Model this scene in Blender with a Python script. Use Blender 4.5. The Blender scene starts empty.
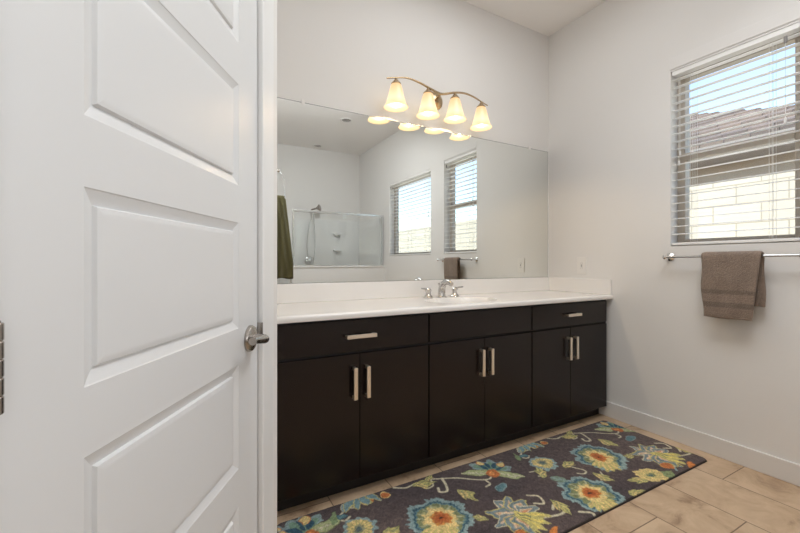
import bpy, bmesh, math, random
import numpy as np
from mathutils import Vector, Matrix

random.seed(4)
scene = bpy.context.scene
COL = scene.collection
PI = math.pi

# ------------------------------------------------------------------ camera
YAW = 0.5044
CAM = Vector((-2.6915, -2.2545, 1.12))
cd = bpy.data.cameras.new('camera')
cam = bpy.data.objects.new('camera', cd)
COL.objects.link(cam)
cam.location = CAM
cam.rotation_euler = (PI / 2, 0, -YAW)
cd.sensor_width = 36.0
cd.lens = 384.2 / 800 * 36
cd.shift_y = -3.5 / 800
cd.clip_start = 0.02
cd.clip_end = 300
scene.camera = cam

# ------------------------------------------------------------------ world, sun, lights, exposure
w = bpy.data.worlds.new('sky')
scene.world = w
w.use_nodes = True
nt = w.node_tree
bg = nt.nodes['Background']
sky = nt.nodes.new('ShaderNodeTexSky')
sky.sky_type = 'NISHITA'
sky.sun_disc = False
sky.sun_elevation = math.radians(58)
sky.sun_rotation = math.radians(250)
sky.altitude = 300
sky.air_density = 1.3
sky.dust_density = 0.2
nt.links.new(sky.outputs['Color'], bg.inputs['Color'])
bg.inputs['Strength'].default_value = 0.40


def lamp(name, kind, loc, energy, color=(1, 1, 1), size=0.1, sizey=None, direction=None):
    d = bpy.data.lights.new(name, kind)
    d.energy = energy
    d.color = color
    if kind == 'AREA':
        d.size = size
        if sizey:
            d.shape = 'RECTANGLE'
            d.size_y = sizey
    elif kind == 'POINT':
        d.shadow_soft_size = size
    o = bpy.data.objects.new(name, d)
    COL.objects.link(o)
    o.location = loc
    if direction is not None:
        o.rotation_euler = Vector(direction).to_track_quat('-Z', 'Y').to_euler()
    return o


s = lamp('sun', 'SUN', (0, 0, 8), 6.3, (1, 0.96, 0.90), direction=(0.46, -0.18, -0.87))
s.data.angle = math.radians(0.6)
# added fill lights, unseen: one behind the camera, two just under the ceiling
lamp('rear_fill', 'AREA', (-2.55, -4.0, 1.75), 24, (0.95, 0.975, 1), 1.0, 2.3, (0.02, 1, 1.2))
lamp('ceiling_fill', 'AREA', (-1.20, -1.00, 3.03), 11, (0.96, 0.98, 1), 0.9, 0.8, (0, 0, -1))
lamp('ceiling_fill', 'AREA', (-1.25, -1.95, 3.0), 34, (0.95, 0.975, 1), 0.7, 0.7, (-0.1, -0.45, -1))

scene.view_settings.view_transform = 'Standard'
scene.view_settings.look = 'None'
scene.view_settings.exposure = 0.13
scene.view_settings.gamma = 1.0
scene.view_settings.use_curve_mapping = False
scene.cycles.use_denoising = True
scene.cycles.max_bounces = 10
scene.cycles.diffuse_bounces = 6
scene.cycles.glossy_bounces = 6
scene.cycles.transparent_max_bounces = 16
scene.cycles.caustics_reflective = False
scene.cycles.caustics_refractive = False
scene.cycles.sample_clamp_indirect = 4.0


# ------------------------------------------------------------------ helpers
def lin(r, g, b):
    f = lambda c: (c / 255 / 12.92) if c / 255 <= 0.04045 else ((c / 255 + 0.055) / 1.055) ** 2.4
    return (f(r), f(g), f(b))


def mat(name, color=(0.8, 0.8, 0.8), rough=0.5, metal=0.0, spec=0.5, noise=None, bump=None, coat=0.0):
    """principled material; noise=(scale, amount) mottles the colour, bump=(scale, strength, distance)"""
    m = bpy.data.materials.new(name)
    m.use_nodes = True
    n = m.node_tree.nodes
    L = m.node_tree.links
    p = n['Principled BSDF']
    p.inputs['Base Color'].default_value = (*color, 1)
    p.inputs['Roughness'].default_value = rough
    p.inputs['Metallic'].default_value = metal
    p.inputs['Specular IOR Level'].default_value = spec
    p.inputs['Coat Weight'].default_value = coat
    tc = n.new('ShaderNodeTexCoord')
    if noise:
        t = n.new('ShaderNodeTexNoise')
        t.inputs['Scale'].default_value = noise[0]
        t.inputs['Detail'].default_value = 5
        L.new(tc.outputs['Object'], t.inputs['Vector'])
        r = n.new('ShaderNodeMapRange')
        r.inputs['To Min'].default_value = 1 - noise[1]
        r.inputs['To Max'].default_value = 1 + noise[1]
        L.new(t.outputs['Fac'], r.inputs['Value'])
        mx = n.new('ShaderNodeVectorMath')
        mx.operation = 'SCALE'
        mx.inputs[0].default_value = color
        L.new(r.outputs['Result'], mx.inputs['Scale'])
        L.new(mx.outputs['Vector'], p.inputs['Base Color'])
    if bump:
        t = n.new('ShaderNodeTexNoise')
        t.inputs['Scale'].default_value = bump[0]
        t.inputs['Detail'].default_value = 3
        L.new(tc.outputs['Object'], t.inputs['Vector'])
        b = n.new('ShaderNodeBump')
        b.inputs['Strength'].default_value = bump[1]
        b.inputs['Distance'].default_value = bump[2]
        L.new(t.outputs['Fac'], b.inputs['Height'])
        L.new(b.outputs['Normal'], p.inputs['Normal'])
    return m


def attr_mat(name, rough=0.9, bump=None, sheen=0.0, spec=0.2):
    m = mat(name, rough=rough, bump=bump, spec=spec)
    n = m.node_tree.nodes
    a = n.new('ShaderNodeAttribute')
    a.attribute_name = 'Col'
    m.node_tree.links.new(a.outputs['Color'], n['Principled BSDF'].inputs['Base Color'])
    n['Principled BSDF'].inputs['Sheen Weight'].default_value = sheen
    return m


M = {}
M['wall'] = mat('wall_paint', (0.80, 0.785, 0.765), 0.85, spec=0.2, bump=(55, 0.10, 0.004))
M['ceiling'] = mat('ceiling_paint', (0.92, 0.895, 0.87), 0.9, spec=0.2, bump=(60, 0.1, 0.004))
M['trim'] = mat('trim_paint', (0.82, 0.82, 0.815), 0.36)
M['door'] = mat('door_paint', (0.74, 0.745, 0.75), 0.33, bump=(140, 0.03, 0.002))
M['base'] = mat('baseboard_paint', (0.78, 0.76, 0.735), 0.4)
M['espresso'] = mat('espresso_wood', (0.0105, 0.0058, 0.0048), 0.24, spec=0.36, noise=(9, 0.25))
M['espresso_dark'] = mat('espresso_carcass', (0.006, 0.004, 0.0035), 0.5)
M['pull'] = mat('brushed_pull', (0.86, 0.77, 0.66), 0.34, 1.0)
M['marble'] = mat('cultured_marble', (0.85, 0.825, 0.795), 0.16, noise=(3, 0.03), coat=0.3)
M['chrome'] = mat('chrome', (0.82, 0.83, 0.84), 0.08, 1.0)
M['faucet_chrome'] = mat('faucet_chrome', (0.60, 0.59, 0.58), 0.1, 1.0)
M['nickel'] = mat('satin_nickel', (0.42, 0.39, 0.36), 0.26, 1.0)
M['bronze'] = mat('warm_nickel', (0.52, 0.40, 0.26), 0.25, 1.0)
M['mirror'] = mat('mirror_silver', (0.88, 0.90, 0.88), 0.0, 1.0)
M['mirror_edge'] = mat('mirror_edge', (0.10, 0.10, 0.09), 0.3)
M['plastic'] = mat('white_plastic', (0.83, 0.81, 0.78), 0.35)
M['slot'] = mat('dark_slot', (0.05, 0.045, 0.04), 0.6)
M['blind'] = mat('blind_white', (0.89, 0.88, 0.86), 0.4)
M['cord'] = mat('cord_white', (0.75, 0.74, 0.72), 0.8)
M['cord_tip'] = mat('cord_tip_grey', (0.22, 0.21, 0.20), 0.5)
M['vinyl'] = mat('almond_vinyl', (0.54, 0.47, 0.39), 0.45)
M['fibreglass'] = mat('white_fibreglass', (0.84, 0.84, 0.83), 0.2)
M['alu'] = mat('bright_aluminium', (0.80, 0.81, 0.82), 0.22, 1.0)
M['gravel'] = mat('side_yard_gravel', (0.55, 0.50, 0.44), 0.95, noise=(20, 0.35))
M['stucco'] = mat('neighbour_stucco', (0.40, 0.33, 0.27), 0.95, noise=(6, 0.1), bump=(40, 0.2, 0.01))
M['fascia'] = mat('neighbour_fascia', (0.33, 0.29, 0.25), 0.8)


def glass_mat(name, refl, tint):
    m = bpy.data.materials.new(name)
    m.use_nodes = True
    n = m.node_tree.nodes
    n.clear()
    out = n.new('ShaderNodeOutputMaterial')
    mix = n.new('ShaderNodeMixShader')
    tr = n.new('ShaderNodeBsdfTransparent')
    tr.inputs['Color'].default_value = (*tint, 1)
    gl = n.new('ShaderNodeBsdfGlossy')
    gl.inputs['Roughness'].default_value = 0.0
    # Schlick reflectance, the same for both faces of a thin pane
    lw = n.new('ShaderNodeLayerWeight')
    lw.inputs['Blend'].default_value = 0.5
    pw = n.new('ShaderNodeMath')
    pw.operation = 'POWER'
    pw.inputs[1].default_value = 5
    ma = n.new('ShaderNodeMath')
    ma.operation = 'MULTIPLY_ADD'
    ma.inputs[1].default_value = 1 - refl
    ma.inputs[2].default_value = refl
    L = m.node_tree.links
    L.new(lw.outputs['Facing'], pw.inputs[0])
    L.new(pw.outputs[0], ma.inputs[0])
    L.new(ma.outputs[0], mix.inputs['Fac'])
    L.new(tr.outputs['BSDF'], mix.inputs[1])
    L.new(gl.outputs['BSDF'], mix.inputs[2])
    L.new(mix.outputs['Shader'], out.inputs['Surface'])
    return m


M['pane'] = glass_mat('window_glass', 0.04, (0.97, 0.98, 0.98))
M['shower_glass'] = glass_mat('shower_glass', 0.045, (0.97, 0.978, 0.975))


def tile_mat():
    m = mat('floor_tile', rough=0.42)
    n = m.node_tree.nodes
    L = m.node_tree.links
    p = n['Principled BSDF']
    tc = n.new('ShaderNodeTexCoord')
    sp = n.new('ShaderNodeSeparateXYZ')
    L.new(tc.outputs['Object'], sp.inputs[0])

    def mth(op, a, b=None):
        q = n.new('ShaderNodeMath')
        q.operation = op
        for i, v in enumerate((a, b)):
            if v is None:
                continue
            if isinstance(v, (int, float)):
                q.inputs[i].default_value = v
            else:
                L.new(v, q.inputs[i])
        return q.outputs[0]
    W, H = 0.306, 0.610
    xs = mth('DIVIDE', mth('MULTIPLY', mth('ADD', sp.outputs['X'], 0.268), -1), W)
    k = mth('FLOOR', xs)
    fx = mth('SUBTRACT', xs, k)
    ys = mth('DIVIDE', mth('ADD', mth('SUBTRACT', sp.outputs['Y'], mth('MULTIPLY', mth('ADD', k, 1), H / 3)), 0.10), H)
    j = mth('FLOOR', ys)
    fy = mth('SUBTRACT', ys, j)
    ex = mth('MULTIPLY', mth('MINIMUM', fx, mth('SUBTRACT', 1, fx)), W)
    ey = mth('MULTIPLY', mth('MINIMUM', fy, mth('SUBTRACT', 1, fy)), H)
    d = mth('MINIMUM', ex, ey)
    grout = mth('LESS_THAN', d, 0.0024)
    # clouded stone colour, shifted tile by tile
    cv = n.new('ShaderNodeCombineXYZ')
    L.new(mth('MULTIPLY', k, 7.3), cv.inputs[0])
    L.new(mth('MULTIPLY', j, 3.7), cv.inputs[1])
    ad = n.new('ShaderNodeVectorMath')
    ad.operation = 'ADD'
    L.new(tc.outputs['Object'], ad.inputs[0])
    L.new(cv.outputs[0], ad.inputs[1])
    t1 = n.new('ShaderNodeTexNoise')
    t1.inputs['Scale'].default_value = 5.5
    t1.inputs['Detail'].default_value = 7
    t1.inputs['Roughness'].default_value = 0.65
    t1.inputs['Distortion'].default_value = 0.7
    L.new(ad.outputs[0], t1.inputs['Vector'])
    cr = n.new('ShaderNodeValToRGB')
    e = cr.color_ramp.elements
    e[0].position = 0.30
    e[0].color = (*lin(140, 112, 88), 1)
    e[1].position = 0.62
    e[1].color = (*lin(210, 184, 154), 1)
    e2 = cr.color_ramp.elements.new(0.44)
    e2.color = (*lin(192, 164, 134), 1)
    L.new(t1.outputs['Fac'], cr.inputs['Fac'])
    mx = n.new('ShaderNodeMix')
    mx.data_type = 'RGBA'
    L.new(grout, mx.inputs['Factor'])
    L.new(cr.outputs['Color'], mx.inputs['A'])
    mx.inputs['B'].default_value = (*lin(122, 100, 80), 1)
    L.new(mx.outputs['Result'], p.inputs['Base Color'])
    bp = n.new('ShaderNodeBump')
    bp.inputs['Strength'].default_value = 0.5
    bp.inputs['Distance'].default_value = 0.002
    L.new(mth('SUBTRACT', 1, grout), bp.inputs['Height'])
    L.new(bp.outputs['Normal'], p.inputs['Normal'])
    return m


M['tile'] = tile_mat()


def brick_mat(name, c1, c2, mortar, bw, rh, axis):
    """running bond on a wall facing x (axis 'x': uses y,z)"""
    m = mat(name, rough=0.95)
    n = m.node_tree.nodes
    L = m.node_tree.links
    tc = n.new('ShaderNodeTexCoord')
    sp = n.new('ShaderNodeSeparateXYZ')
    cb = n.new('ShaderNodeCombineXYZ')
    L.new(tc.outputs['Object'], sp.inputs[0])
    L.new(sp.outputs['Y'], cb.inputs[0])
    L.new(sp.outputs['Z' if axis == 'x' else 'X'], cb.inputs[1])
    b = n.new('ShaderNodeTexBrick')
    b.inputs['Color1'].default_value = (*c1, 1)
    b.inputs['Color2'].default_value = (*c2, 1)
    b.inputs['Mortar'].default_value = (*mortar, 1)
    b.inputs['Scale'].default_value = 1
    b.inputs['Mortar Size'].default_value = 0.006
    b.inputs['Brick Width'].default_value = bw
    b.inputs['Row Height'].default_value = rh
    L.new(cb.outputs[0], b.inputs['Vector'])
    L.new(b.outputs['Color'], n['Principled BSDF'].inputs['Base Color'])
    return m


M['block'] = brick_mat('fence_block', lin(214, 205, 184), lin(207, 197, 176), lin(172, 161, 140), 0.41, 0.205, 'x')
M['roof_tile'] = brick_mat('roof_tile', lin(128, 112, 100), lin(104, 92, 84), lin(58, 50, 46), 0.30, 0.34, 'z')


class MB:
    """collects shapes into one bmesh"""
    def __init__(self):
        self.bm = bmesh.new()

    def box(self, x0, x1, y0, y1, z0, z1, bev=0.0, seg=2):
        bm = self.bm
        xs, ys, zs = sorted((x0, x1)), sorted((y0, y1)), sorted((z0, z1))
        v = [bm.verts.new((x, y, z)) for x in xs for y in ys for z in zs]
        fs = [(0, 1, 3, 2), (4, 6, 7, 5), (0, 4, 5, 1), (2, 3, 7, 6), (0, 2, 6, 4), (1, 5, 7, 3)]
        faces = [bm.faces.new([v[i] for i in f]) for f in fs]
        if bev > 0:
            ed = list({e for f in faces for e in f.edges})
            bmesh.ops.bevel(bm, geom=ed, offset=bev, segments=seg, affect='EDGES', profile=0.5)
        return self

    def tube(self, pts, r, seg=10, cap=True, closed=False):
        bm = self.bm
        pts = [Vector(p) for p in pts]
        n = len(pts)
        rr = r if isinstance(r, (list, tuple)) else [r] * n
        rings = []
        ref = None
        for i, p in enumerate(pts):
            a = pts[max(i - 1, 0)] if not closed else pts[(i - 1) % n]
            b = pts[min(i + 1, n - 1)] if not closed else pts[(i + 1) % n]
            t = (b - a).normalized()
            if ref is None:
                ref = Vector((0, 0, 1)) if abs(t.z) < 0.9 else Vector((1, 0, 0))
            u = (ref - t * ref.dot(t)).normalized()
            ref = u
            q = t.cross(u)
            rings.append([bm.verts.new(p + (u * math.cos(k * 2 * PI / seg) + q * math.sin(k * 2 * PI / seg)) * rr[i]) for k in range(seg)])
        for i in range(n - (0 if closed else 1)):
            A, B = rings[i], rings[(i + 1) % n]
            for k in range(seg):
                bm.faces.new((A[k], A[(k + 1) % seg], B[(k + 1) % seg], B[k]))
        if cap and not closed:
            bm.faces.new(rings[0][::-1])
            bm.faces.new(rings[-1])
        return self

    def lathe(self, prof, center, axis=(0, 0, 1), seg=28, cap0=True, cap1=True, sx=1.0):
        """prof: list of (radius, height) along axis"""
        bm = self.bm
        R = Vector(axis).normalized().to_track_quat('Z', 'Y').to_matrix()
        c = Vector(center)
        rings = []
        for r, h in prof:
            rings.append([bm.verts.new(c + R @ Vector((sx * r * math.cos(k * 2 * PI / seg), r * math.sin(k * 2 * PI / seg), h))) for k in range(seg)])
        for A, B in zip(rings, rings[1:]):
            for k in range(seg):
                bm.faces.new((A[k], A[(k + 1) % seg], B[(k + 1) % seg], B[k]))
        if cap0:
            bm.faces.new(rings[0][::-1])
        if cap1:
            bm.faces.new(rings[-1])
        return self

    def prism(self, pts, d0, d1, axis):
        """polygon extruded along axis 0/1/2; pts give the two remaining coordinates in order"""
        bm = self.bm

        def mk(p, d):
            c = list(p)
            c.insert(axis, d)
            return bm.verts.new(c)
        A = [mk(p, d0) for p in pts]
        B = [mk(p, d1) for p in pts]
        bm.faces.new(A)
        bm.faces.new(B[::-1])
        n = len(pts)
        for i in range(n):
            bm.faces.new((A[i], A[(i + 1) % n], B[(i + 1) % n], B[i]))
        return self

    def quad(self, *p):
        self.bm.faces.new([self.bm.verts.new(q) for q in p])
        return self


def wloc(o):
    v = Vector((0, 0, 0))
    while o is not None:
        v = v + o.location
        o = o.parent
    return v


def obj(name, mb, m, parent=None, smooth=None, origin=None):
    """one mesh object; shapes are given in world coordinates"""
    bm = mb.bm
    bmesh.ops.remove_doubles(bm, verts=bm.verts, dist=1e-6)
    bmesh.ops.recalc_face_normals(bm, faces=bm.faces)
    off = wloc(parent) if parent is not None else Vector((0, 0, 0))
    if origin is not None:
        off = Vector(origin)
    bmesh.ops.translate(bm, verts=bm.verts, vec=-off)
    me = bpy.data.meshes.new(name)
    bm.to_mesh(me)
    bm.free()
    me.materials.append(m)
    if smooth is not None:
        me.polygons.foreach_set('use_smooth', [True] * len(me.polygons))
        try:
            me.set_sharp_from_angle(angle=math.radians(smooth))
        except Exception:
            pass
    o = bpy.data.objects.new(name, me)
    COL.objects.link(o)
    if parent is not None:
        o.parent = parent
        if origin is not None:
            o.location = off - wloc(parent)
    elif origin is not None:
        o.location = off
    return o


def tag(o, label, cat, group=None, kind=None):
    o['label'] = label
    o['category'] = cat
    if group:
        o['group'] = group
    if kind:
        o['kind'] = kind
    return o


def thing(name, loc, label, cat, group=None):
    o = bpy.data.objects.new(name, None)
    COL.objects.link(o)
    o.empty_display_size = 0.05
    o.location = loc
    return tag(o, label, cat, group)


def struct(o, label, cat):
    return tag(o, label, cat, kind='structure')


def catmull(pts, n=8):
    pts = [Vector(p) for p in pts]
    P = [pts[0] * 2 - pts[1]] + pts + [pts[-1] * 2 - pts[-2]]
    out = []
    for i in range(1, len(P) - 2):
        for k in range(n):
            t = k / n
            a, b, c, d = P[i - 1:i + 3]
            out.append(0.5 * ((2 * b) + (c - a) * t + (2 * a - 5 * b + 4 * c - d) * t * t + (3 * b - a - 3 * c + d) * t ** 3))
    out.append(pts[-1])
    return out


# ------------------------------------------------------------------ the setting
CEIL = 3.05
FAR = -4.14
XL = -2.447                                    # left wall of the vanity alcove
EV = Vector((math.sin(YAW + 0.0208), math.cos(YAW + 0.0208), 0))   # along the door wall
NV = Vector((EV.y, -EV.x, 0))                  # out of the door wall
DW = Vector((CAM.x, CAM.y, 0)) - NV * 0.41
DROT = math.atan2(EV.y, EV.x)
T_END = 1.195
DX0, DX1, DTOP = 0.366, 1.036, 2.005           # door leaf

struct(obj('floor', MB().box(-4.6, 0.0, FAR - 0.1, 0.0, -0.1, 0.0), M['tile']), 'beige stone-look tile floor in a staggered pattern', 'floor')
struct(obj('ceiling', MB().box(-4.6, 0.3, FAR - 0.1, 0.15, CEIL, CEIL + 0.15), M['ceiling']), 'flat off-white ceiling', 'ceiling')
struct(obj('wall_back', MB().box(-2.6, 0.12, 0, 0.12, 0, CEIL), M['wall']), 'warm white wall behind the vanity mirror', 'wall')
struct(obj('wall_far', MB().box(-4.6, 0.12, FAR - 0.1, FAR, 0, CEIL), M['wall']), 'white wall behind the shower seen in the mirror', 'wall')
struct(obj('wall_left', MB().box(XL - 0.1, XL, -1.015, 0, 0, CEIL), M['wall']), 'short white wall at the left end of the vanity', 'wall')

W1 = (-1.540, -0.945, 1.226, 2.335)            # y0 y1 z0 z1 of the window openings
W2 = (-2.965, -1.826, 1.226, 2.315)
mb = MB()
ys = [FAR, W2[0], W2[1], W1[0], W1[1], 0.0]
WT = 0.15
for a, b, win in ((ys[0], ys[1], None), (ys[1], ys[2], W2), (ys[2], ys[3], None), (ys[3], ys[4], W1), (ys[4], ys[5], None)):
    if win is None:
        mb.box(0, WT, a, b, 0, CEIL)
    else:
        mb.box(0, WT, a, b, 0, win[2])
        mb.box(0, WT, a, b, win[3], CEIL)
struct(obj('wall_right', mb, M['wall']), 'warm white wall holding the window and towel bar', 'wall')

struct(obj('wall_partition', MB().box(-1.96, -1.84, FAR, -2.22, 0, CEIL), M['wall']), 'white wall end beside the hanging olive towel', 'wall')
mb = MB().box(-1.43, 0, -3.235, -3.115, 0, 1.055).box(-1.44, 0, -3.245, -3.105, 1.055, 1.075, 0.004)
struct(obj('wall_shower', mb, M['wall']), 'low white wall under the shower glass, seen in the mirror', 'wall')


def door_frame(mb, m, name, parent=None, smooth=None):
    """a mesh whose shapes are given in the door wall's own frame: x along, y into the wall, z up"""
    bm = mb.bm
    bmesh.ops.remove_doubles(bm, verts=bm.verts, dist=1e-6)
    bmesh.ops.recalc_face_normals(bm, faces=bm.faces)
    me = bpy.data.meshes.new(name)
    bm.to_mesh(me)
    bm.free()
    me.materials.append(m)
    if smooth is not None:
        me.polygons.foreach_set('use_smooth', [True] * len(me.polygons))
        me.set_sharp_from_angle(angle=math.radians(smooth))
    o = bpy.data.objects.new(name, me)
    COL.objects.link(o)
    if parent is not None:
        o.parent = parent
    else:
        o.location = DW
        o.rotation_euler = (0, 0, DROT)
    return o


mb = MB().box(-2.46, DX0 - 0.022, 0, 0.11, 0, CEIL).box(DX1 + 0.022, T_END, 0, 0.11, 0, CEIL).box(DX0 - 0.022, DX1 + 0.022, 0, 0.11, DTOP + 0.022, CEIL)
struct(door_frame(mb, M['wall'], 'wall_door'), 'white wall holding the panelled door', 'wall')

# door trim: jamb + casing
mb = MB()
for x0, x1 in ((DX0 - 0.022, DX0 - 0.003), (DX1 + 0.003, DX1 + 0.022)):
    mb.box(x0, x1, 0, 0.11, 0, DTOP + 0.003)
mb.box(DX0 - 0.022, DX1 + 0.022, 0, 0.11, DTOP + 0.003, DTOP + 0.022)
mb.box(DX1 + 0.004, DX1 + 0.089, -0.015, 0, 0, DTOP + 0.089, 0.003)
mb.box(DX0 - 0.089, DX0 - 0.004, -0.015, 0, 0, DTOP + 0.089, 0.003)
mb.box(DX0 - 0.004, DX1 + 0.004, -0.015, 0, DTOP + 0.004, DTOP + 0.089, 0.003)
mb.box(DX0, DX1, 0.042, 0.055, 0, DTOP + 0.003)
trim = struct(door_frame(mb, M['trim'], 'trim_1'), 'white door casing and jamb around the panelled door', 'door trim')
mb = MB().box(DX1 + 0.0015, DX1 + 0.0045, -0.014, 0.01, 0.926, 0.958)
o = door_frame(mb, M['nickel'], 'strike_plate', trim)
o['label'] = 'dark metal strike plate'

# door leaf with five raised panels
dr = bpy.data.objects.new('door_1', None)
COL.objects.link(dr)
dr.location = DW
dr.rotation_euler = (0, 0, DROT)
struct(dr, 'white five-panel door with a satin nickel lever', 'door')


def door_leaf():
    mb = MB()
    px0, px1 = DX0 + 0.112, DX1 - 0.114
    pans = [(0.278, 0.530), (0.622, 0.873), (0.962, 1.217), (1.308, 1.552), (1.652, 1.902)]
    zb, zt = 0.008, DTOP

    def f(a, b, c, d):
        mb.quad((a, 0, c), (b, 0, c), (b, 0, d), (a, 0, d))
    f(DX0, px0, zb, zt)
    f(px1, DX1, zb, zt)
    zz = [zb] + [v for p in pans for v in p] + [zt]
    for i in range(0, len(zz), 2):
        f(px0, px1, zz[i], zz[i + 1])
    for z0, z1 in pans:
        rings = []
        for ins, dep in ((0, 0), (0.0015, 0.0012), (0.012, 0.0048), (0.021, 0.0078), (0.0235, 0.0022), (0.030, 0.0012), (0.033, 0.001)):
            rings.append([(px0 + ins, dep, z0 + ins), (px1 - ins, dep, z0 + ins), (px1 - ins, dep, z1 - ins), (px0 + ins, dep, z1 - ins)])
        for A, B in zip(rings, rings[1:]):
            for k in range(4):
                mb.quad(A[k], A[(k + 1) % 4], B[(k + 1) % 4], B[k])
        mb.quad(*rings[-1])
    mb.quad((DX0, 0, zb), (DX0, 0.035, zb), (DX0, 0.035, zt), (DX0, 0, zt))
    mb.quad((DX1, 0, zb), (DX1, 0.035, zb), (DX1, 0.035, zt), (DX1, 0, zt))
    mb.quad((DX0, 0.035, zb), (DX1, 0.035, zb), (DX1, 0.035, zt), (DX0, 0.035, zt))
    mb.quad((DX0, 0, zt), (DX1, 0, zt), (DX1, 0.035, zt), (DX0, 0.035, zt))
    mb.quad((DX0, 0, zb), (DX1, 0, zb), (DX1, 0.035, zb), (DX0, 0.035, zb))
    return mb


door_frame(door_leaf(), M['door'], 'door_leaf', dr)
hx, hz = 0.986, 0.925
mb = MB().lathe([(0.034, 0), (0.034, 0.004), (0.031, 0.009), (0.022, 0.013), (0.014, 0.016)], (hx, 0, hz), (0, -1, 0), 32)
rosette = door_frame(mb, M['nickel'], 'door_handle', dr, 35)
rosette['label'] = 'satin nickel lever handle'
lev = catmull([(hx, -0.012, hz), (hx, -0.030, hz), (hx - 0.006, -0.041, hz), (hx - 0.025, -0.046, hz + 0.003), (hx - 0.050, -0.045, hz + 0.006), (hx - 0.075, -0.044, hz + 0.010), (hx - 0.088, -0.044, hz + 0.010)], 5)
rr = [0.0105 + 0.0015 * math.sin(i / len(lev) * 6) for i in range(len(lev))]
door_frame(MB().tube(lev, rr, 14), M['nickel'], 'lever', rosette, 40)
for z0 in (0.21, 0.972, 1.72):
    mb = MB()
    for k in range(5):
        a = z0 + k * 0.018
        mb.lathe([(0.0065, 0), (0.0073, 0.001), (0.0073, 0.0165), (0.0065, 0.0175)], (DX0 - 0.001, -0.0075, a), (0, 0, 1), 16)
    mb.lathe([(0.0045, 0), (0.0055, 0.002), (0.003, 0.004)], (DX0 - 0.001, -0.0075, z0 + 0.089), (0, 0, 1), 12)
    door_frame(mb, M['nickel'], 'hinge', dr, 35)

# baseboards
struct(obj('baseboard_right', MB().box(-0.013, 0, -3.115, -0.462, 0, 0.108, 0.003), M['base']), 'white baseboard along the window wall', 'baseboard')
struct(obj('baseboard_far', MB().box(-1.86, 0, FAR, FAR + 0.013, 0, 0.108, 0.003), M['base']), 'white baseboard along the far shower wall', 'baseboard')


# windows
def window(n, W, label, sash):
    y0, y1, z0, z1 = W
    r = bpy.data.objects.new('window_%d' % n, None)
    COL.objects.link(r)
    r.location = (0.1, (y0 + y1) / 2, z0)
    struct(r, label, 'window')
    F = 0.045
    x0, x1 = 0.082, 0.14
    mb = MB().box(x0, x1, y0, y0 + F, z0, z1, 0.003).box(x0, x1, y1 - F, y1, z0, z1, 0.003)
    mb.box(x0, x1, y0 + F, y1 - F, z0, z0 + F, 0.003).box(x0, x1, y0 + F, y1 - F, z1 - F, z1, 0.003)
    obj('window_frame', mb, M['vinyl'], r)
    if sash:
        zm = 1.795
        obj('meeting_rail', MB().box(x0 - 0.006, x1 - 0.01, y0 + F, y1 - F, zm - 0.022, zm + 0.022, 0.004), M['vinyl'], r)
        obj('pane', MB().box(0.112, 0.116, y0 + F, y1 - F, zm + 0.022, z1 - F), M['pane'], r)
        obj('pane', MB().box(0.100, 0.104, y0 + F, y1 - F, z0 + F, zm - 0.022), M['pane'], r)
    else:
        obj('pane', MB().box(0.108, 0.112, y0 + F, y1 - F, z0 + F, z1 - F), M['pane'], r)
    return r


window(1, W1, 'single-hung window with almond frame above the towel bar', True)
window(2, W2, 'wide window seen only in the mirror', False)
mb = MB().box(-0.006, 0, W1[0] - 0.02, W1[1] + 0.004, W1[3] + 0.012, W1[3] + 0.082, 0.002)
struct(obj('trim_2', mb, M['wall']), 'flat white header strip above the window by the towel bar', 'window trim')

# ------------------------------------------------------------------ outside the window
struct(obj('ground', MB().box(0.15, 30, -25, 25, -0.3, -0.1), M['gravel']), 'gravel side yard outside the windows', 'ground')
tag(obj('block_wall', MB().box(2.4, 2.55, -14, 14, -0.1, 2.0), M['block'], origin=(2.4, 0, -0.1)), 'sunlit cream block fence wall outside the window', 'wall')
hs = thing('neighbor_house', (4.6, 2, -0.1), 'neighbouring house with brown tiled roof beyond the block fence', 'house')
obj('house_wall', MB().box(4.6, 13, -1.0, 16, -0.1, 2.95), M['stucco'], hs)
ex, ez, sl = 4.1, 2.86, 0.47
yh = -1.4
top = 4.0
mb = MB().box(ex, ex + 0.03, yh, 16.4, ez - 0.2, ez).box(ex, 13.4, yh, yh + 0.03, ez - 0.2, ez).box(ex + 0.03, 13.4, yh + 0.03, 16.4, ez - 0.2, ez - 0.17)
obj('fascia', mb, M['fascia'], hs)
mb = MB()
A, B = (ex, yh, ez), (ex, 16.4, ez)
Cc, Dd = (ex + top, 16.4, ez + sl * top), (ex + top, yh + top, ez + sl * top)
# stepped courses so that the hip edge reads as tiles
nst = 12
for i in range(nst):
    s0, s1 = i * top / nst, (i + 1) * top / nst
    za, zb = ez + sl * s0 + 0.05, ez + sl * s1 + 0.02
    mb.quad((ex + s0, yh + s0, za), (ex + s0, 16.4, za), (ex + s1, 16.4, zb), (ex + s1, yh + s1, zb))
    mb.quad((ex + s0, yh + s0, za - 0.05), (ex + s0, 16.4, za - 0.05), (ex + s0, 16.4, za), (ex + s0, yh + s0, za))
    mb.quad((ex + s0, yh + s0, za), (ex + s1, yh + s1, zb), (13.4, yh + s1, zb), (13.4, yh + s0, za))
    mb.quad((ex + s0, yh + s0, za - 0.05), (ex + s0, yh + s0, za), (13.4, yh + s0, za), (13.4, yh + s0, za - 0.05))
mb.quad(Cc, Dd, (13.4, yh + top, ez + sl * top), (13.4, 16.4, ez + sl * top))
obj('roof', mb, M['roof_tile'], hs)


# ------------------------------------------------------------------ vanity
YF = -0.548          # cabinet door faces
YB = -0.528          # carcass front


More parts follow.
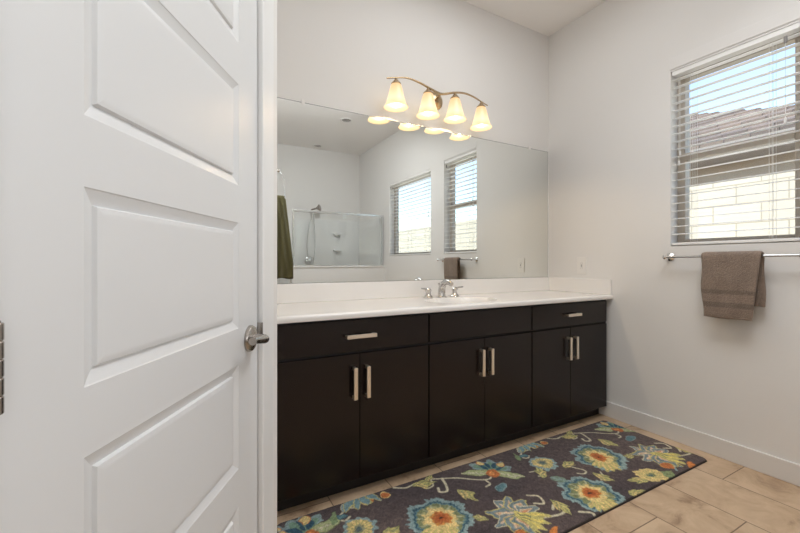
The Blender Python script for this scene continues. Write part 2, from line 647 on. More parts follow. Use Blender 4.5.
def pull(parent, x, z, vertical, ln):
    mb = MB()
    h = ln / 2
    y0, y1 = YF - 0.034, YF - 0.024
    if vertical:
        mb.box(x - 0.0095, x + 0.0095, y0, y1, z - h, z + h, 0.0015)
        for s in (-1, 1):
            mb.box(x - 0.0065, x + 0.0065, y1, YF + 0.001, z + s * (h - 0.007) - 0.007, z + s * (h - 0.007) + 0.007)
    else:
        mb.box(x - h, x + h, y0, y1, z - 0.0095, z + 0.0095, 0.0015)
        for s in (-1, 1):
            mb.box(x + s * (h - 0.007) - 0.007, x + s * (h - 0.007) + 0.007, y1, YF + 0.001, z - 0.0065, z + 0.0065)
    o = obj('handle', mb, M['pull'], parent)
    return o


def cabinet(x0, x1, xs, label, fill_l=0.0, fill_r=0.0, drawer_pull=True, pl=0.152, dx=None):
    r = thing('vanity_cabinet', ((x0 + x1) / 2, -0.27, 0), label, 'cabinet', 'dark espresso vanity cabinets')
    a, b = x0 - fill_l, x1 + fill_r
    mb = MB()
    mb.box(a, a + 0.016, YB, -0.002, 0.085, 0.858).box(b - 0.016, b, YB, -0.002, 0.085, 0.858)
    mb.box(a + 0.016, b - 0.016, YB, -0.002, 0.085, 0.101).box(a + 0.016, b - 0.016, YB + 0.0, YB + 0.02, 0.842, 0.858)
    mb.box(a + 0.016, b - 0.016, -0.018, -0.002, 0.101, 0.842)
    mb.box(a + 0.016, b - 0.016, YB, YB + 0.018, 0.680, 0.704).box(a + 0.016, b - 0.016, YB, YB + 0.018, 0.835, 0.842)
    mb.box(xs - 0.02, xs + 0.02, YB, YB + 0.018, 0.101, 0.680)
    if fill_l:
        mb.box(a + 0.016, x0 + 0.012, YB, YB + 0.018, 0.101, 0.842)
    obj('body', mb, M['espresso_dark'], r)
    obj('toe_kick', MB().box(a, b, -0.472, -0.457, 0, 0.085), M['espresso_dark'], r)
    g = 0.004
    d = obj('drawer' if drawer_pull else 'false_front', MB().box(x0 + g, x1 - g, YF, YB - 0.0005, 0.699, 0.848, 0.0015), M['espresso'], r)
    if drawer_pull:
        pull(d, (x0 + x1) / 2 if dx is None else dx, 0.774, False, pl)
    for a0, b0, hx in ((x0 + g, xs - 0.0015, xs - 0.033), (xs + 0.0015, x1 - g, xs + 0.033)):
        d = obj('door', MB().box(a0, b0, YF, YB - 0.0005, 0.088, 0.686, 0.0015), M['espresso'], r)
        pull(d, hx, 0.552, True, 0.15)
    return r


cabinet(-2.364, -1.574, -1.969, 'leftmost dark vanity cabinet beside the white door casing, widest drawer on top', fill_l=0.083)
cabinet(-1.574, -0.805, -1.190, 'middle dark vanity cabinet below the faucet, plain drawer front without a pull', drawer_pull=False)
cabinet(-0.805, -0.042, -0.440, 'rightmost dark vanity cabinet against the window wall, small drawer on top', fill_r=0.018, pl=0.135, dx=-0.432)


def countertop():
    xs = np.unique(np.concatenate([np.linspace(XL, -1.55, 12), np.linspace(-1.55, -0.85, 71), np.linspace(-0.85, 0, 12)]))
    yt = np.concatenate([[-0.001], np.linspace(-0.01, -0.535, 54)])
    prof = [(y, 0.889) for y in yt]
    for a in np.linspace(0, 90, 6)[1:]:
        prof.append((-0.556 - 0.012 * math.sin(math.radians(a)), 0.877 + 0.012 * math.cos(math.radians(a))))
    prof += [(-0.568, 0.866), (-0.566, 0.860), (-0.560, 0.858)]
    nf = len(prof)
    prof += [(y, 0.858) for y in yt[::-1]]
    mb = MB()
    bm = mb.bm
    V = []
    for x in xs:
        row = []
        for i, (y, z) in enumerate(prof):
            if i < len(yt) or i >= nf:
                q = ((x + 1.19) / 0.24) ** 2 + ((y + 0.335) / 0.165) ** 2
                if q < 1:
                    t = 1 - q
                    dz = 0.125 * min(1, t * 1.5) ** 0.75
                    z = z - dz if i < len(yt) else min(0.858, 0.889 - dz - 0.012)
            row.append(bm.verts.new((x, y, z)))
        V.append(row)
    n = len(prof)
    for A, B in zip(V, V[1:]):
        for k in range(n):
            # the open underside closes the loop
            bm.faces.new((A[k], A[(k + 1) % n], B[(k + 1) % n], B[k]))
    bm.faces.new(V[0])
    bm.faces.new(V[-1][::-1])
    return mb


ct = thing('vanity_countertop', (-1.2, -0.27, 0.858), 'long white countertop with a built-in oval sink on the dark vanity', 'countertop')
obj('counter_slab', countertop(), M['marble'], ct, 50)
obj('backsplash', MB().box(XL, -0.0005, -0.02, -0.0005, 0.889, 1.0, 0.004), M['marble'], ct)
obj('side_splash', MB().box(-0.02, -0.0005, -0.560, -0.0205, 0.889, 1.0, 0.004), M['marble'], ct)
obj('drain', MB().lathe([(0.028, 0), (0.028, 0.004), (0.02, 0.006)], (-1.19, -0.335, 0.765)), M['chrome'], ct, 30)

# faucet
fx, fy, fz = -1.195, -0.125, 0.889
fc = thing('faucet', (fx, fy, fz), 'chrome two-handle faucet on the white countertop', 'faucet')
sp = catmull([(fx, fy, fz), (fx, fy, fz + 0.04), (fx, fy - 0.008, fz + 0.075), (fx, fy - 0.035, fz + 0.100), (fx, fy - 0.075, fz + 0.105), (fx, fy - 0.11, fz + 0.092)], 6)
mb = MB().tube(sp, [0.028 - 0.013 * i / (len(sp) - 1) for i in range(len(sp))], 16)
mb.lathe([(0.034, 0), (0.034, 0.006), (0.028, 0.012)], (fx, fy, fz - 0.001))
obj('spout', mb, M['faucet_chrome'], fc, 40)
obj('lift_rod', MB().tube([(fx, fy + 0.03, fz), (fx, fy + 0.03, fz + 0.085)], 0.003, 8).lathe([(0.004, 0), (0.008, 0.006), (0.008, 0.012), (0.004, 0.016)], (fx, fy + 0.03, fz + 0.08)), M['faucet_chrome'], fc, 40)
for s in (-1, 1):
    hx = fx + s * 0.108
    mb = MB().lathe([(0.034, -0.001), (0.034, 0.007), (0.024, 0.015), (0.017, 0.024), (0.017, 0.04), (0.021, 0.046), (0.021, 0.056), (0.012, 0.064), (0.004, 0.067)], (hx, fy, fz))
    h = obj('faucet_handle', mb, M['faucet_chrome'], fc, 35)
    obj('lever', MB().tube([(hx, fy, fz + 0.055), (hx + s * 0.03, fy - 0.006, fz + 0.062), (hx + s * 0.062, fy - 0.014, fz + 0.066)], [0.007, 0.006, 0.0045], 10), M['faucet_chrome'], h, 40)

# mirror
mr = thing('wall_mirror', (-1.2, -0.003, 1.0), 'large frameless mirror on the wall above the vanity', 'mirror')
MX0, MX1, MZ0, MZ1 = XL + 0.02, -0.014, 1.001, 2.063
obj('mirror_backing', MB().box(MX0, MX1, -0.0045, -0.0005, MZ0, MZ1), M['mirror_edge'], mr)
obj('mirror_glass', MB().quad((MX0 + 0.002, -0.0055, MZ0 + 0.002), (MX1 - 0.003, -0.0055, MZ0 + 0.002), (MX1 - 0.003, -0.0055, MZ1 - 0.003), (MX0 + 0.002, -0.0055, MZ1 - 0.003)), M['mirror'], mr)
for cx in (-2.10, -0.235):
    obj('clip', MB().box(cx - 0.01, cx + 0.01, -0.010, -0.0005, MZ1 - 0.012, MZ1 + 0.016, 0.002), M['plastic'], mr)


# ------------------------------------------------------------------ vanity light
def glow_mat():
    m = bpy.data.materials.new('frosted_lit_glass')
    m.use_nodes = True
    n = m.node_tree.nodes
    L = m.node_tree.links
    p = n['Principled BSDF']
    p.inputs['Base Color'].default_value = (0.035, 0.028, 0.02, 1)
    p.inputs['Roughness'].default_value = 0.35
    # lit glass: the glow is strongest around the bulb and weaker towards the neck
    tc = n.new('ShaderNodeTexCoord')
    sp = n.new('ShaderNodeSeparateXYZ')
    L.new(tc.outputs['Object'], sp.inputs[0])
    mr_ = n.new('ShaderNodeMapRange')
    mr_.inputs['From Min'].default_value = -0.165
    mr_.inputs['From Max'].default_value = 0.0
    L.new(sp.outputs['Z'], mr_.inputs['Value'])
    cr = n.new('ShaderNodeValToRGB')
    e = cr.color_ramp.elements
    e[0].position = 0.0
    e[0].color = (0.92, 0.62, 0.31, 1)
    e[1].position = 1.0
    e[1].color = (0.80, 0.49, 0.22, 1)
    e2 = cr.color_ramp.elements.new(0.35)
    e2.color = (1.0, 0.80, 0.50, 1)
    L.new(mr_.outputs['Result'], cr.inputs['Fac'])
    L.new(cr.outputs['Color'], p.inputs['Emission Color'])
    p.inputs['Emission Strength'].default_value = 1.15
    return m


def bulb_mat():
    m = mat('lit_bulb', (1, 0.9, 0.7))
    p = m.node_tree.nodes['Principled BSDF']
    p.inputs['Emission Color'].default_value = (1.0, 0.76, 0.42, 1)
    p.inputs['Emission Strength'].default_value = 5
    return m


M['glow'] = glow_mat()
M['bulb'] = bulb_mat()
YS = -0.13
vl = thing('vanity_light', (-1.2, 0, 2.27), 'four-shade wall light with wavy bronze arm above the mirror', 'wall light')
arm = catmull([(-1.612, YS, 2.266), (-1.547, YS, 2.284), (-1.46, YS, 2.301), (-1.37, YS, 2.291), (-1.308, YS, 2.276), (-1.24, YS, 2.259), (-1.195, YS, 2.256), (-1.147, YS, 2.270), (-1.088, YS, 2.288), (-1.01, YS, 2.301), (-0.93, YS, 2.294), (-0.857, YS, 2.274), (-0.795, YS, 2.257)], 6)
mb = MB().tube(arm, [0.0035 + 0.0045 * math.sin(PI * min(1, max(0.12, i / (len(arm) - 1)))) for i in range(len(arm))], 10)
mb.tube([(-1.17, -0.02, 2.262), (-1.19, -0.08, 2.262), (-1.20, YS, 2.257)], 0.007, 10)
obj('arm', mb, M['bronze'], vl, 50)
obj('backplate', MB().lathe([(0.062, 0), (0.062, 0.006), (0.052, 0.014), (0.03, 0.022), (0.014, 0.026)], (-1.165, 0, 2.262), (0, -1, 0), 36), M['bronze'], vl, 35)
for sx_, ztop in ((-1.547, 2.281), (-1.308, 2.273), (-1.088, 2.285), (-0.857, 2.271)):
    zc = ztop - 0.032
    cap = MB().lathe([(0.006, 0.03), (0.009, 0.024), (0.020, 0.010), (0.031, -0.002), (0.031, -0.008), (0.026, -0.010)], (sx_, YS, zc), seg=24)
    # bell shade: outer skin then inner skin
    prof = [(0.027, -0.006), (0.034, -0.016), (0.042, -0.045), (0.051, -0.085), (0.060, -0.115), (0.0625, -0.122), (0.0615, -0.126), (0.067, -0.136), (0.074, -0.146), (0.078, -0.152)]
    inner = [(r - 0.004, h) for r, h in prof[::-1]]
    sh = obj('lamp_shade', MB().lathe(prof + inner, (sx_, YS, zc), seg=32, cap0=False, cap1=False), M['glow'], vl, 60, origin=(sx_, YS, zc))
    sh['label'] = 'glowing frosted bell shade'
    obj('shade_holder', cap, M['bronze'], sh, 35)
    obj('bulb', MB().lathe([(0.010, -0.012), (0.012, -0.035), (0.017, -0.045), (0.021, -0.060), (0.018, -0.076), (0.010, -0.085), (0.003, -0.088)], (sx_, YS, zc), seg=16), M['bulb'], sh, 60)
    lamp('bulb_light', 'POINT', (sx_, YS, zc - 0.121), 3.2, (1.0, 0.75, 0.46), 0.010)


# ------------------------------------------------------------------ blinds
def blind(W, label, loc_label_wand, pitch=0.049):
    y0, y1, z0, z1 = W
    a, b = y0 + 0.006, y1 - 0.006
    r = thing('window_blind', (0.03, (a + b) / 2, z1), label, 'blind', 'white slatted window blinds')
    obj('headrail', MB().box(0.004, 0.056, a, b, z1 - 0.028, z1 - 0.001, 0.002), M['blind'], r)
    mb = MB()
    z = z1 - 0.052
    zs = []
    while z > z0 + 0.045:
        pts = [(q, z + e_ + (q - 0.03) * 0.10) for q, e_ in ((0.005, -0.0015), (0.018, -0.0002), (0.030, 0.0004), (0.042, -0.0002), (0.055, -0.0015), (0.055, 0.0013), (0.042, 0.0026), (0.030, 0.0032), (0.018, 0.0026), (0.005, 0.0013))]
        mb.prism(pts, a, b, 1)
        zs.append(z)
        z -= pitch
    obj('slats', mb, M['blind'], r)
    obj('bottom_rail', MB().box(0.004, 0.056, a, b, z0 + 0.006, z0 + 0.022, 0.003), M['blind'], r)
    n = 2 if (b - a) < 0.8 else 3
    for k in range(n):
        yy = b - 0.11 - k * ((b - a) - 0.22) / (n - 1)
        mb = MB()
        for xx in (0.0035, 0.0565):
            for q in (-0.006, 0.006):
                mb.tube([(xx, yy + q, z1 - 0.05), (xx, yy + q, z0 + 0.014)], 0.0009, 6)
        obj('ladder_cord', mb, M['cord'], r)
    # lift cords on the side near the vanity, tilt cord at the other end
    mb = MB().tube([(-0.004, b - 0.05, z1 - 0.05), (-0.004, b - 0.05, z1 - 0.52)], 0.0012, 6)
    mb.tube([(-0.004, b - 0.044, z1 - 0.05), (-0.004, b - 0.044, z1 - 0.58)], 0.0012, 6)
    for zz, q in ((z1 - 0.53, 0.05), (z1 - 0.59, 0.044)):
        mb.lathe([(0.002, 0.016), (0.005, 0.010), (0.006, -0.012), (0.003, -0.016)], (-0.004, b - q, zz), seg=10)
    obj('lift_cord', mb, M['cord'], r, 40)
    mb = MB().tube([(-0.006, a + 0.05, z1 - 0.06), (-0.006, a + 0.05, z1 - 0.47)], 0.0012, 6)
    mb.lathe([(0.002, 0.02), (0.0055, 0.012), (0.0065, -0.012), (0.003, -0.016)], (-0.006, a + 0.05, z1 - 0.485), seg=10)
    tc = obj('tilt_cord', mb, M['cord'], r, 40)
    obj('cord_guide', MB().box(-0.009, 0.0, a + 0.043, a + 0.057, z1 - 0.085, z1 - 0.050, 0.002), M['cord_tip'], tc)
    return r


blind(W1, 'open white slatted blind in the window above the brown hand towel', True)
blind(W2, 'wide white slatted blind seen only in the mirror, beside the shower', False)


# ------------------------------------------------------------------ towel bar, hand towel, outlet
BX, BZ = -0.070, 1.158
tb = thing('towel_bar', (0, -1.24, BZ), 'chrome towel bar under the window, holding the brown hand towel', 'towel bar')
obj('bar', MB().tube([(BX, -0.935, BZ), (BX, -1.575, BZ)], 0.0075, 14), M['chrome'], tb, 40)
for yy in (-0.945, -1.565):
    mb = MB().lathe([(0.026, 0), (0.026, 0.005), (0.020, 0.010), (0.011, 0.016), (0.009, 0.045), (0.012, 0.055), (0.014, 0.064), (0.014, 0.074), (0.006, 0.082)], (0, yy, BZ), (-1, 0, 0), 24)
    obj('bar_post', mb, M['chrome'], tb, 35)


def col_mesh(name, V, F, C, m, smooth=True):
    me = bpy.data.meshes.new(name)
    me.from_pydata([tuple(map(float, v)) for v in V], [], [tuple(map(int, f)) for f in F])
    at = me.color_attributes.new('Col', 'FLOAT_COLOR', 'POINT')
    buf = np.ones((len(V), 4), np.float32)
    buf[:, :3] = C
    at.data.foreach_set('color', buf.ravel())
    me.materials.append(m)
    me.polygons.foreach_set('use_smooth', [smooth] * len(me.polygons))
    me.update()
    o = bpy.data.objects.new(name, me)
    COL.objects.link(o)
    return o


def draped(name, m, y_of, path, thick, colf, ny=40, axis_y=True, rip=0.002, seed=1):
    """thick cloth: path = list of (x, z, s) centre line; y_of(u, s) gives the cross position"""
    rng = np.random.RandomState(seed)
    ph = rng.rand(6) * 6
    P = np.array(path, float)
    n = len(P)
    T = np.gradient(P[:, :2], axis=0)
    T /= np.linalg.norm(T, axis=1)[:, None] + 1e-9
    N = np.stack([T[:, 1], -T[:, 0]], 1)
    V, C = [], []
    for side in (1, -1):
        for i in range(n):
            for j in range(ny):
                u = j / (ny - 1)
                edge = min(u, 1 - u) * (ny - 1) / 3.0
                eb = min(i, n - 1 - i) / 3.0
                th = thick * 0.5 * min(1, 0.35 + 0.65 * math.sqrt(min(1, edge))) * min(1, 0.5 + 0.5 * math.sqrt(min(1, eb)))
                s_ = P[i, 2]
                w_ = rip * (math.sin(u * 9 + ph[0] + s_ * 5) + 0.6 * math.sin(u * 17 + ph[1] - s_ * 9) + 0.5 * math.sin(s_ * 30 + ph[2] + u * 4))
                x = P[i, 0] + N[i, 0] * (th * side) + w_ * min(1, abs(s_) * 8)
                z = P[i, 1] + N[i, 1] * (th * side) + rip * 1.2 * math.sin(u * 7 + ph[3]) * (1 if i in (0, n - 1) else 0)
                V.append((x, y_of(u, s_), z))
                C.append(colf(u, s_))
    F = []
    o2 = n * ny
    for i in range(n - 1):
        for j in range(ny - 1):
            a = i * ny + j
            F.append((a, a + 1, a + ny + 1, a + ny))
            F.append((o2 + a, o2 + a + ny, o2 + a + ny + 1, o2 + a + 1))
    for i in range(n - 1):
        for j in (0, ny - 1):
            a = i * ny + j
            F.append((a, a + ny, o2 + a + ny, o2 + a) if j == 0 else (a, o2 + a, o2 + a + ny, a + ny))
    for j in range(ny - 1):
        for i in (0, n - 1):
            a = i * ny + j
            F.append((a, o2 + a, o2 + a + 1, a + 1) if i == 0 else (a, a + 1, o2 + a + 1, o2 + a))
    return col_mesh(name, V, F, np.array(C), m)


M['terry'] = attr_mat('terry_cloth', 0.95, (190, 1.0, 0.008), 0.3)
base_brown = np.array(lin(141, 124, 111))
TL = 0.345


def towel_path():
    pts = []
    n1 = 60
    for i in range(n1):
        t = i / n1
        pts.append((BX - 0.019 - 0.006 * math.sin(t * PI), BZ - TL + t * TL, -(1 - t) * TL))
    for k in range(9):
        a = PI - k * PI / 8
        pts.append((BX + 0.018 * math.cos(a), BZ + 0.002 + 0.018 * math.sin(a), 0.0))
    for i in range(1, 40):
        t = i / 39
        pts.append((BX + 0.019 + 0.004 * math.sin(t * PI), BZ - t * 0.27, t * 0.27))
    return pts


def towel_y(u, s_):
    if s_ <= 0:
        k = -s_ / TL
        l, r_ = -1.149 - 0.010 * k - 0.004 * math.sin(k * 9), -1.415 + 0.034 * k
    else:
        k = s_ / 0.27
        l, r_ = -1.165, -1.418 + 0.004 * math.sin(k * 6)
    return l + (r_ - l) * u


def towel_c(u, s_):
    d = -s_
    c = base_brown.copy()
    c = c * (1 + 0.08 * math.sin(u * 11 + d * 22) * math.sin(u * 5 - d * 15)) * (0.88 + 0.24 * random.random())
    if 0.186 < d < 0.212 or 0.258 < d < 0.284:
        c = c * 0.74
    elif 0.212 <= d <= 0.258:
        c = c * 1.04
    elif d > 0.336:
        c = c * 1.15
    return c


o = draped('hand_towel', M['terry'], towel_y, towel_path(), 0.013, towel_c, rip=0.0016)
tag(o, 'brown terry hand towel folded over the chrome bar', 'towel')

oy, oz = -0.318, 1.10
ou = thing('electrical_outlet', (0, oy, oz), 'white electrical outlet on the wall beside the mirror', 'outlet')
obj('faceplate', MB().box(-0.006, -0.0003, oy - 0.040, oy + 0.040, oz - 0.066, oz + 0.066, 0.002), M['plastic'], ou)
rc = obj('receptacle', MB().box(-0.0075, -0.005, oy - 0.0165, oy + 0.0165, oz - 0.033, oz + 0.033, 0.001), M['plastic'], ou)
mb = MB()
for s in (-1, 1):
    for q in (-0.006, 0.006):
        mb.box(-0.0079, -0.0070, oy + q - 0.001, oy + q + 0.001, oz + s * 0.019 - 0.004, oz + s * 0.019 + 0.004)
    mb.box(-0.0079, -0.0070, oy - 0.006, oy + 0.006, oz + s * 0.0045 - 0.0022, oz + s * 0.0045 + 0.0022)
obj('slots', mb, M['slot'], rc)


# ------------------------------------------------------------------ rug
def rug():
    X0, X1, Y0, Y1 = -2.372, -0.104, -1.196, -0.562
    step = 0.004
    nx, ny = int((X1 - X0) / step) + 1, int((Y1 - Y0) / step) + 1
    gx, gy = np.meshgrid(np.linspace(X0, X1, nx), np.linspace(Y0, Y1, ny), indexing='ij')
    rng = np.random.RandomState(7)

    def smooth_noise(cell, seed):
        r = np.random.RandomState(seed)
        a = r.rand(int((X1 - X0) / cell) + 3, int((Y1 - Y0) / cell) + 3)
        fx_, fy_ = (gx - X0) / cell, (gy - Y0) / cell
        i, j = fx_.astype(int), fy_.astype(int)
        u, v = fx_ - i, fy_ - j
        u, v = u * u * (3 - 2 * u), v * v * (3 - 2 * v)
        return a[i, j] * (1 - u) * (1 - v) + a[i + 1, j] * u * (1 - v) + a[i, j + 1] * (1 - u) * v + a[i + 1, j + 1] * u * v
    wob = 0.020 * (smooth_noise(0.04, 1) - 0.5) + 0.008 * (smooth_noise(0.015, 11) - 0.5)
    wob2 = 0.020 * (smooth_noise(0.04, 2) - 0.5) + 0.008 * (smooth_noise(0.015, 12) - 0.5)
    px, py = gx + wob, gy + wob2
    c = lambda *a: np.array(lin(*a))
    BGa, BGb, BGc = c(70, 63, 67), c(118, 102, 97), c(50, 46, 52)
    LT, TE, DT = c(142, 164, 164), c(98, 132, 138), c(54, 86, 104)
    GR, YE, YG = c(132, 138, 100), c(222, 198, 136), c(196, 186, 120)
    OR, CR, PK, RB = c(190, 114, 66), c(206, 198, 172), c(216, 190, 160), c(170, 80, 44)
    f1 = smooth_noise(0.35, 3)[..., None]
    f2 = smooth_noise(0.012, 4)[..., None]
    img = BGa * (1 - f1) + BGb * f1
    img = img * (1 - 0.45 * f2) + BGc * 0.45 * f2

    def put(mask, col, a=1.0):
        m = (np.clip(mask, 0, 1) * a)[..., None]
        img[:] = img * (1 - m) + col * m

    def inside(d, soft=0.004):
        return np.clip(d / soft + 0.5, 0, 1)

    def loc(cx, cy, ang=0.0):
        dx, dy = px - cx, py - cy
        ca, sa = math.cos(ang), math.sin(ang)
        return dx * ca + dy * sa, -dx * sa + dy * ca

    def leaf(cx, cy, ang, ln, wd, col=YG, edge=None, vein=None):
        u, v = loc(cx, cy, ang)
        t = np.clip(u / ln + 0.5, 0, 1)
        h = wd * np.sin(PI * t ** 0.8) ** 0.9
        d = np.where((u > -ln / 2) & (u < ln / 2), h / 2 - abs(v), -1)
        if edge is not None:
            put(inside(d + 0.005), edge)
        put(inside(d), col)
        if vein is not None:
            put(inside(np.where(d > 0, 0.003 - abs(v), -1)), vein)
            put(inside(np.where(d > 0.004, np.sin((u + abs(v) * 0.8) * 220) * 0.004 - 0.002, -1)), vein, 0.5)

    def serrleaf(cx, cy, ang, s):
        leaf(cx, cy, ang, 0.14 * s, 0.055 * s, YG, None, GR)
        leaf(cx - 0.02 * s * math.cos(ang - 0.9), cy - 0.02 * s * math.sin(ang - 0.9), ang + 0.65, 0.085 * s, 0.035 * s, YG, None, GR)
        leaf(cx - 0.02 * s * math.cos(ang + 0.9), cy - 0.02 * s * math.sin(ang + 0.9), ang - 0.65, 0.085 * s, 0.035 * s, YE, None, GR)

    def curl(pts, wd, col=CR):
        P = catmull([(a, b, 0) for a, b in pts], 8)
        dm = np.full(px.shape, 9.0)
        for a, b in zip(P, P[1:]):
            ax, ay, bx, by = a.x, a.y, b.x, b.y
            L2 = (bx - ax) ** 2 + (by - ay) ** 2 + 1e-12
            t = np.clip(((gx - ax) * (bx - ax) + (gy - ay) * (by - ay)) / L2, 0, 1)
            dm = np.minimum(dm, np.hypot(gx - ax - t * (bx - ax), gy - ay - t * (by - ay)))
        put(inside(wd / 2 - dm), col)

    def flowerA(cx, cy, R, plume_ang, lobes=7, ph=0.0):
        u, v = loc(cx, cy)
        r = np.hypot(u, v)
        th = np.arctan2(v, u)
        a_ = abs(np.sin(lobes * th / 2 + ph))
        lob = 0.90 + 0.20 * a_ ** 0.6 + 0.03 * np.sin(lobes * 5 * th)
        put(inside(R * 1.04 * lob - r), LT)
        put(inside(R * 0.90 * lob - r), TE, 0.6)
        put(inside(R * 0.86 * lob - r), DT)
        put(inside(R * 0.795 * lob - r), TE)
        put(inside(R * 0.74 * lob - r), GR)
        put(inside(R * (0.30 + 0.34 * a_) - r), c(172, 168, 122))
        put(inside(R * 0.72 * lob - r) * (np.sin(th * lobes * 2 + 1) > 0.75), c(190, 190, 160), 0.7)
        # yellow plume
        da = np.angle(np.exp(1j * (th - plume_ang)))
        st = 0.5 + 0.5 * np.sin(da * 26)
        put(inside(np.where(abs(da) < 0.75, R * (1.02 + 0.16 * st - 0.5 * da ** 2) - r, -1)), YG)
        put(inside(np.where(abs(da) < 0.70, R * (0.95 + 0.10 * st - 0.5 * da ** 2) - r, -1)) * (st > 0.45), YE)
        put(inside(R * (0.44 + 0.15 * abs(np.sin(th * 4.5 + 0.7)) + 0.03 * np.sin(th * 17)) - r), YE)
        put(inside(R * 0.5 - r) * (np.sin(th * 24) > 0.3), c(236, 212, 150), 0.8)
        put(inside(R * (0.34 + 0.03 * np.sin(th * 9)) - r), c(214, 150, 78))
        put(inside(R * (0.29 + 0.035 * np.sin(th * 8 + 0.6)) - r), OR)
        put(inside(R * 0.18 - r), RB, 0.55)
        put(inside(R * 0.055 - r), c(60, 44, 40))

    def flowerB(cx, cy, s, ang):
        """pointed grey-blue petals with a yellow plume towards ang"""
        def petal(a, ln, wd, col, off):
            u, v = loc(cx, cy, a)
            t = np.clip((u - off) / ln, 0, 1)
            h = wd * np.minimum(t * 3.2, (1 - t) * 1.45) ** 0.8
            return np.where((u > off) & (u < off + ln), h / 2 - abs(v), -1)
        for k, da in enumerate((2.9, -2.55, 2.2, -1.9, 1.55, -1.3, 0.95, -0.75)):
            a = ang + da
            ln = (0.135 if k % 2 else 0.120) * s
            d = petal(a, ln, 0.078 * s, None, 0.004)
            put(inside(d + 0.006), YG if k % 3 else CR)
            put(inside(d), c(122, 138, 142))
            put(inside(petal(a, ln * 0.70, 0.040 * s, None, 0.010)), PK)
            put(inside(petal(a, ln * 0.40, 0.016 * s, None, 0.030)), c(204, 146, 108))
        u, v = loc(cx, cy, ang)
        th = np.arctan2(v, u)
        r = np.hypot(u + 0.02, v)
        th2 = np.arctan2(v, u + 0.03 * s)
        st = np.sin(th2 * 22)
        put(inside(np.where((abs(th2) < 0.48) & (u > -0.015), 0.150 * s + 0.018 * s * st - r, -1)), YG)
        put(inside(np.where((abs(th2) < 0.42) & (u > -0.01), 0.138 * s - r, -1)) * (st > 0.1), c(222, 206, 120))
        put(inside(np.where((abs(th2) < 0.36) & (u > 0), 0.085 * s - r, -1)) * (st < -0.2), GR)

    def flowerC(cx, cy, s, ang):
        """fan of dark blue petals, teal ground, two green leaves, orange base"""
        u, v = loc(cx, cy, ang)
        r = np.hypot(u, v)
        th = np.arctan2(v, u)
        put(inside(np.where(abs(th) < 1.35, s * (0.125 + 0.012 * np.cos(th * 12)) - r, -1)), LT, 0.9)
        put(inside(np.where(abs(th) < 1.2, s * (0.10 + 0.012 * np.cos(th * 12)) - r, -1)), c(120, 150, 130))
        for da in (-0.85, -0.28, 0.28, 0.85):
            leaf(cx + math.cos(ang + da) * 0.07 * s, cy + math.sin(ang + da) * 0.07 * s, ang + da, 0.075 * s, 0.028 * s, DT)
        for da in (-0.62, 0.62):
            leaf(cx + math.cos(ang + da) * 0.105 * s, cy + math.sin(ang + da) * 0.105 * s, ang + da, 0.05 * s, 0.045 * s, YE, OR)
        for da in (-1.75, 1.75):
            leaf(cx + math.cos(ang + da) * 0.09 * s, cy + math.sin(ang + da) * 0.09 * s, ang + da, 0.17 * s, 0.055 * s, c(170, 178, 130), GR, CR)
        put(inside(np.where(u < 0.045 * s, 0.034 * s - np.hypot(u + 0.012 * s, v * 0.9), -1)), OR)
        put(inside(0.016 * s - np.hypot(u + 0.012 * s, v)), c(220, 150, 90))

    def flowerD(cx, cy, R, asp, ang, outer, core):
        u, v = loc(cx, cy, ang)
        v = v * asp
        r = np.hypot(u, v)
        th = np.arctan2(v, u)
        put(inside(R * (1 + 0.07 * np.sin(11 * th)) - r), outer)
        put(inside(R * (0.78 + 0.05 * np.sin(13 * th)) - r), YE)
        put(inside(R * 0.78 - r) * (np.sin(th * 17) > 0.4), c(176, 172, 112), 0.8)
        put(inside(R * (0.36 + 0.04 * np.sin(7 * th)) - r), core)
        put(inside(R * 0.2 - r), DT, 0.7)

    for k in (-2, -1, 0):
        o_ = k * 1.10 + 1.10
        # tendrils
        curl([(o_ - 1.80, -0.575), (o_ - 1.75, -0.605), (o_ - 1.70, -0.60), (o_ - 1.66, -0.61)], 0.010)
        curl([(o_ - 1.60, -0.60), (o_ - 1.545, -0.625), (o_ - 1.47, -0.66), (o_ - 1.40, -0.715), (o_ - 1.34, -0.745), (o_ - 1.30, -0.73)], 0.009)
        curl([(o_ - 1.545, -0.625), (o_ - 1.56, -0.68), (o_ - 1.585, -0.725), (o_ - 1.62, -0.715), (o_ - 1.61, -0.685)], 0.013)
        curl([(o_ - 1.60, -0.60), (o_ - 1.62, -0.655), (o_ - 1.66, -0.66), (o_ - 1.655, -0.635)], 0.008)
        curl([(o_ - 1.36, -0.735), (o_ - 1.36, -0.78), (o_ - 1.395, -0.79)], 0.010)
        curl([(o_ - 1.10, -0.80), (o_ - 1.04, -0.82), (o_ - 1.05, -0.86), (o_ - 1.09, -0.85)], 0.008)
        curl([(o_ - 1.04, -0.82), (o_ - 0.98, -0.80), (o_ - 0.94, -0.815)], 0.006)
        curl([(o_ - 0.97, -0.60), (o_ - 0.93, -0.625), (o_ - 0.88, -0.60)], 0.009)
        curl([(o_ - 1.33, -1.09), (o_ - 1.24, -1.11), (o_ - 1.19, -1.085), (o_ - 1.215, -1.05), (o_ - 1.25, -1.07)], 0.012)
        curl([(o_ - 1.16, -1.14), (o_ - 1.12, -1.17), (o_ - 1.13, -1.20)], 0.013)
        curl([(o_ - 0.87, -0.86), (o_ - 0.83, -0.93), (o_ - 0.86, -0.95), (o_ - 0.89, -0.93)], 0.009)
        curl([(o_ - 0.84, -1.03), (o_ - 0.80, -1.02), (o_ - 0.77, -0.98)], 0.008)
        curl([(o_ - 0.17, -0.94), (o_ - 0.13, -0.97), (o_ - 0.15, -1.02), (o_ - 0.19, -1.00)], 0.011)
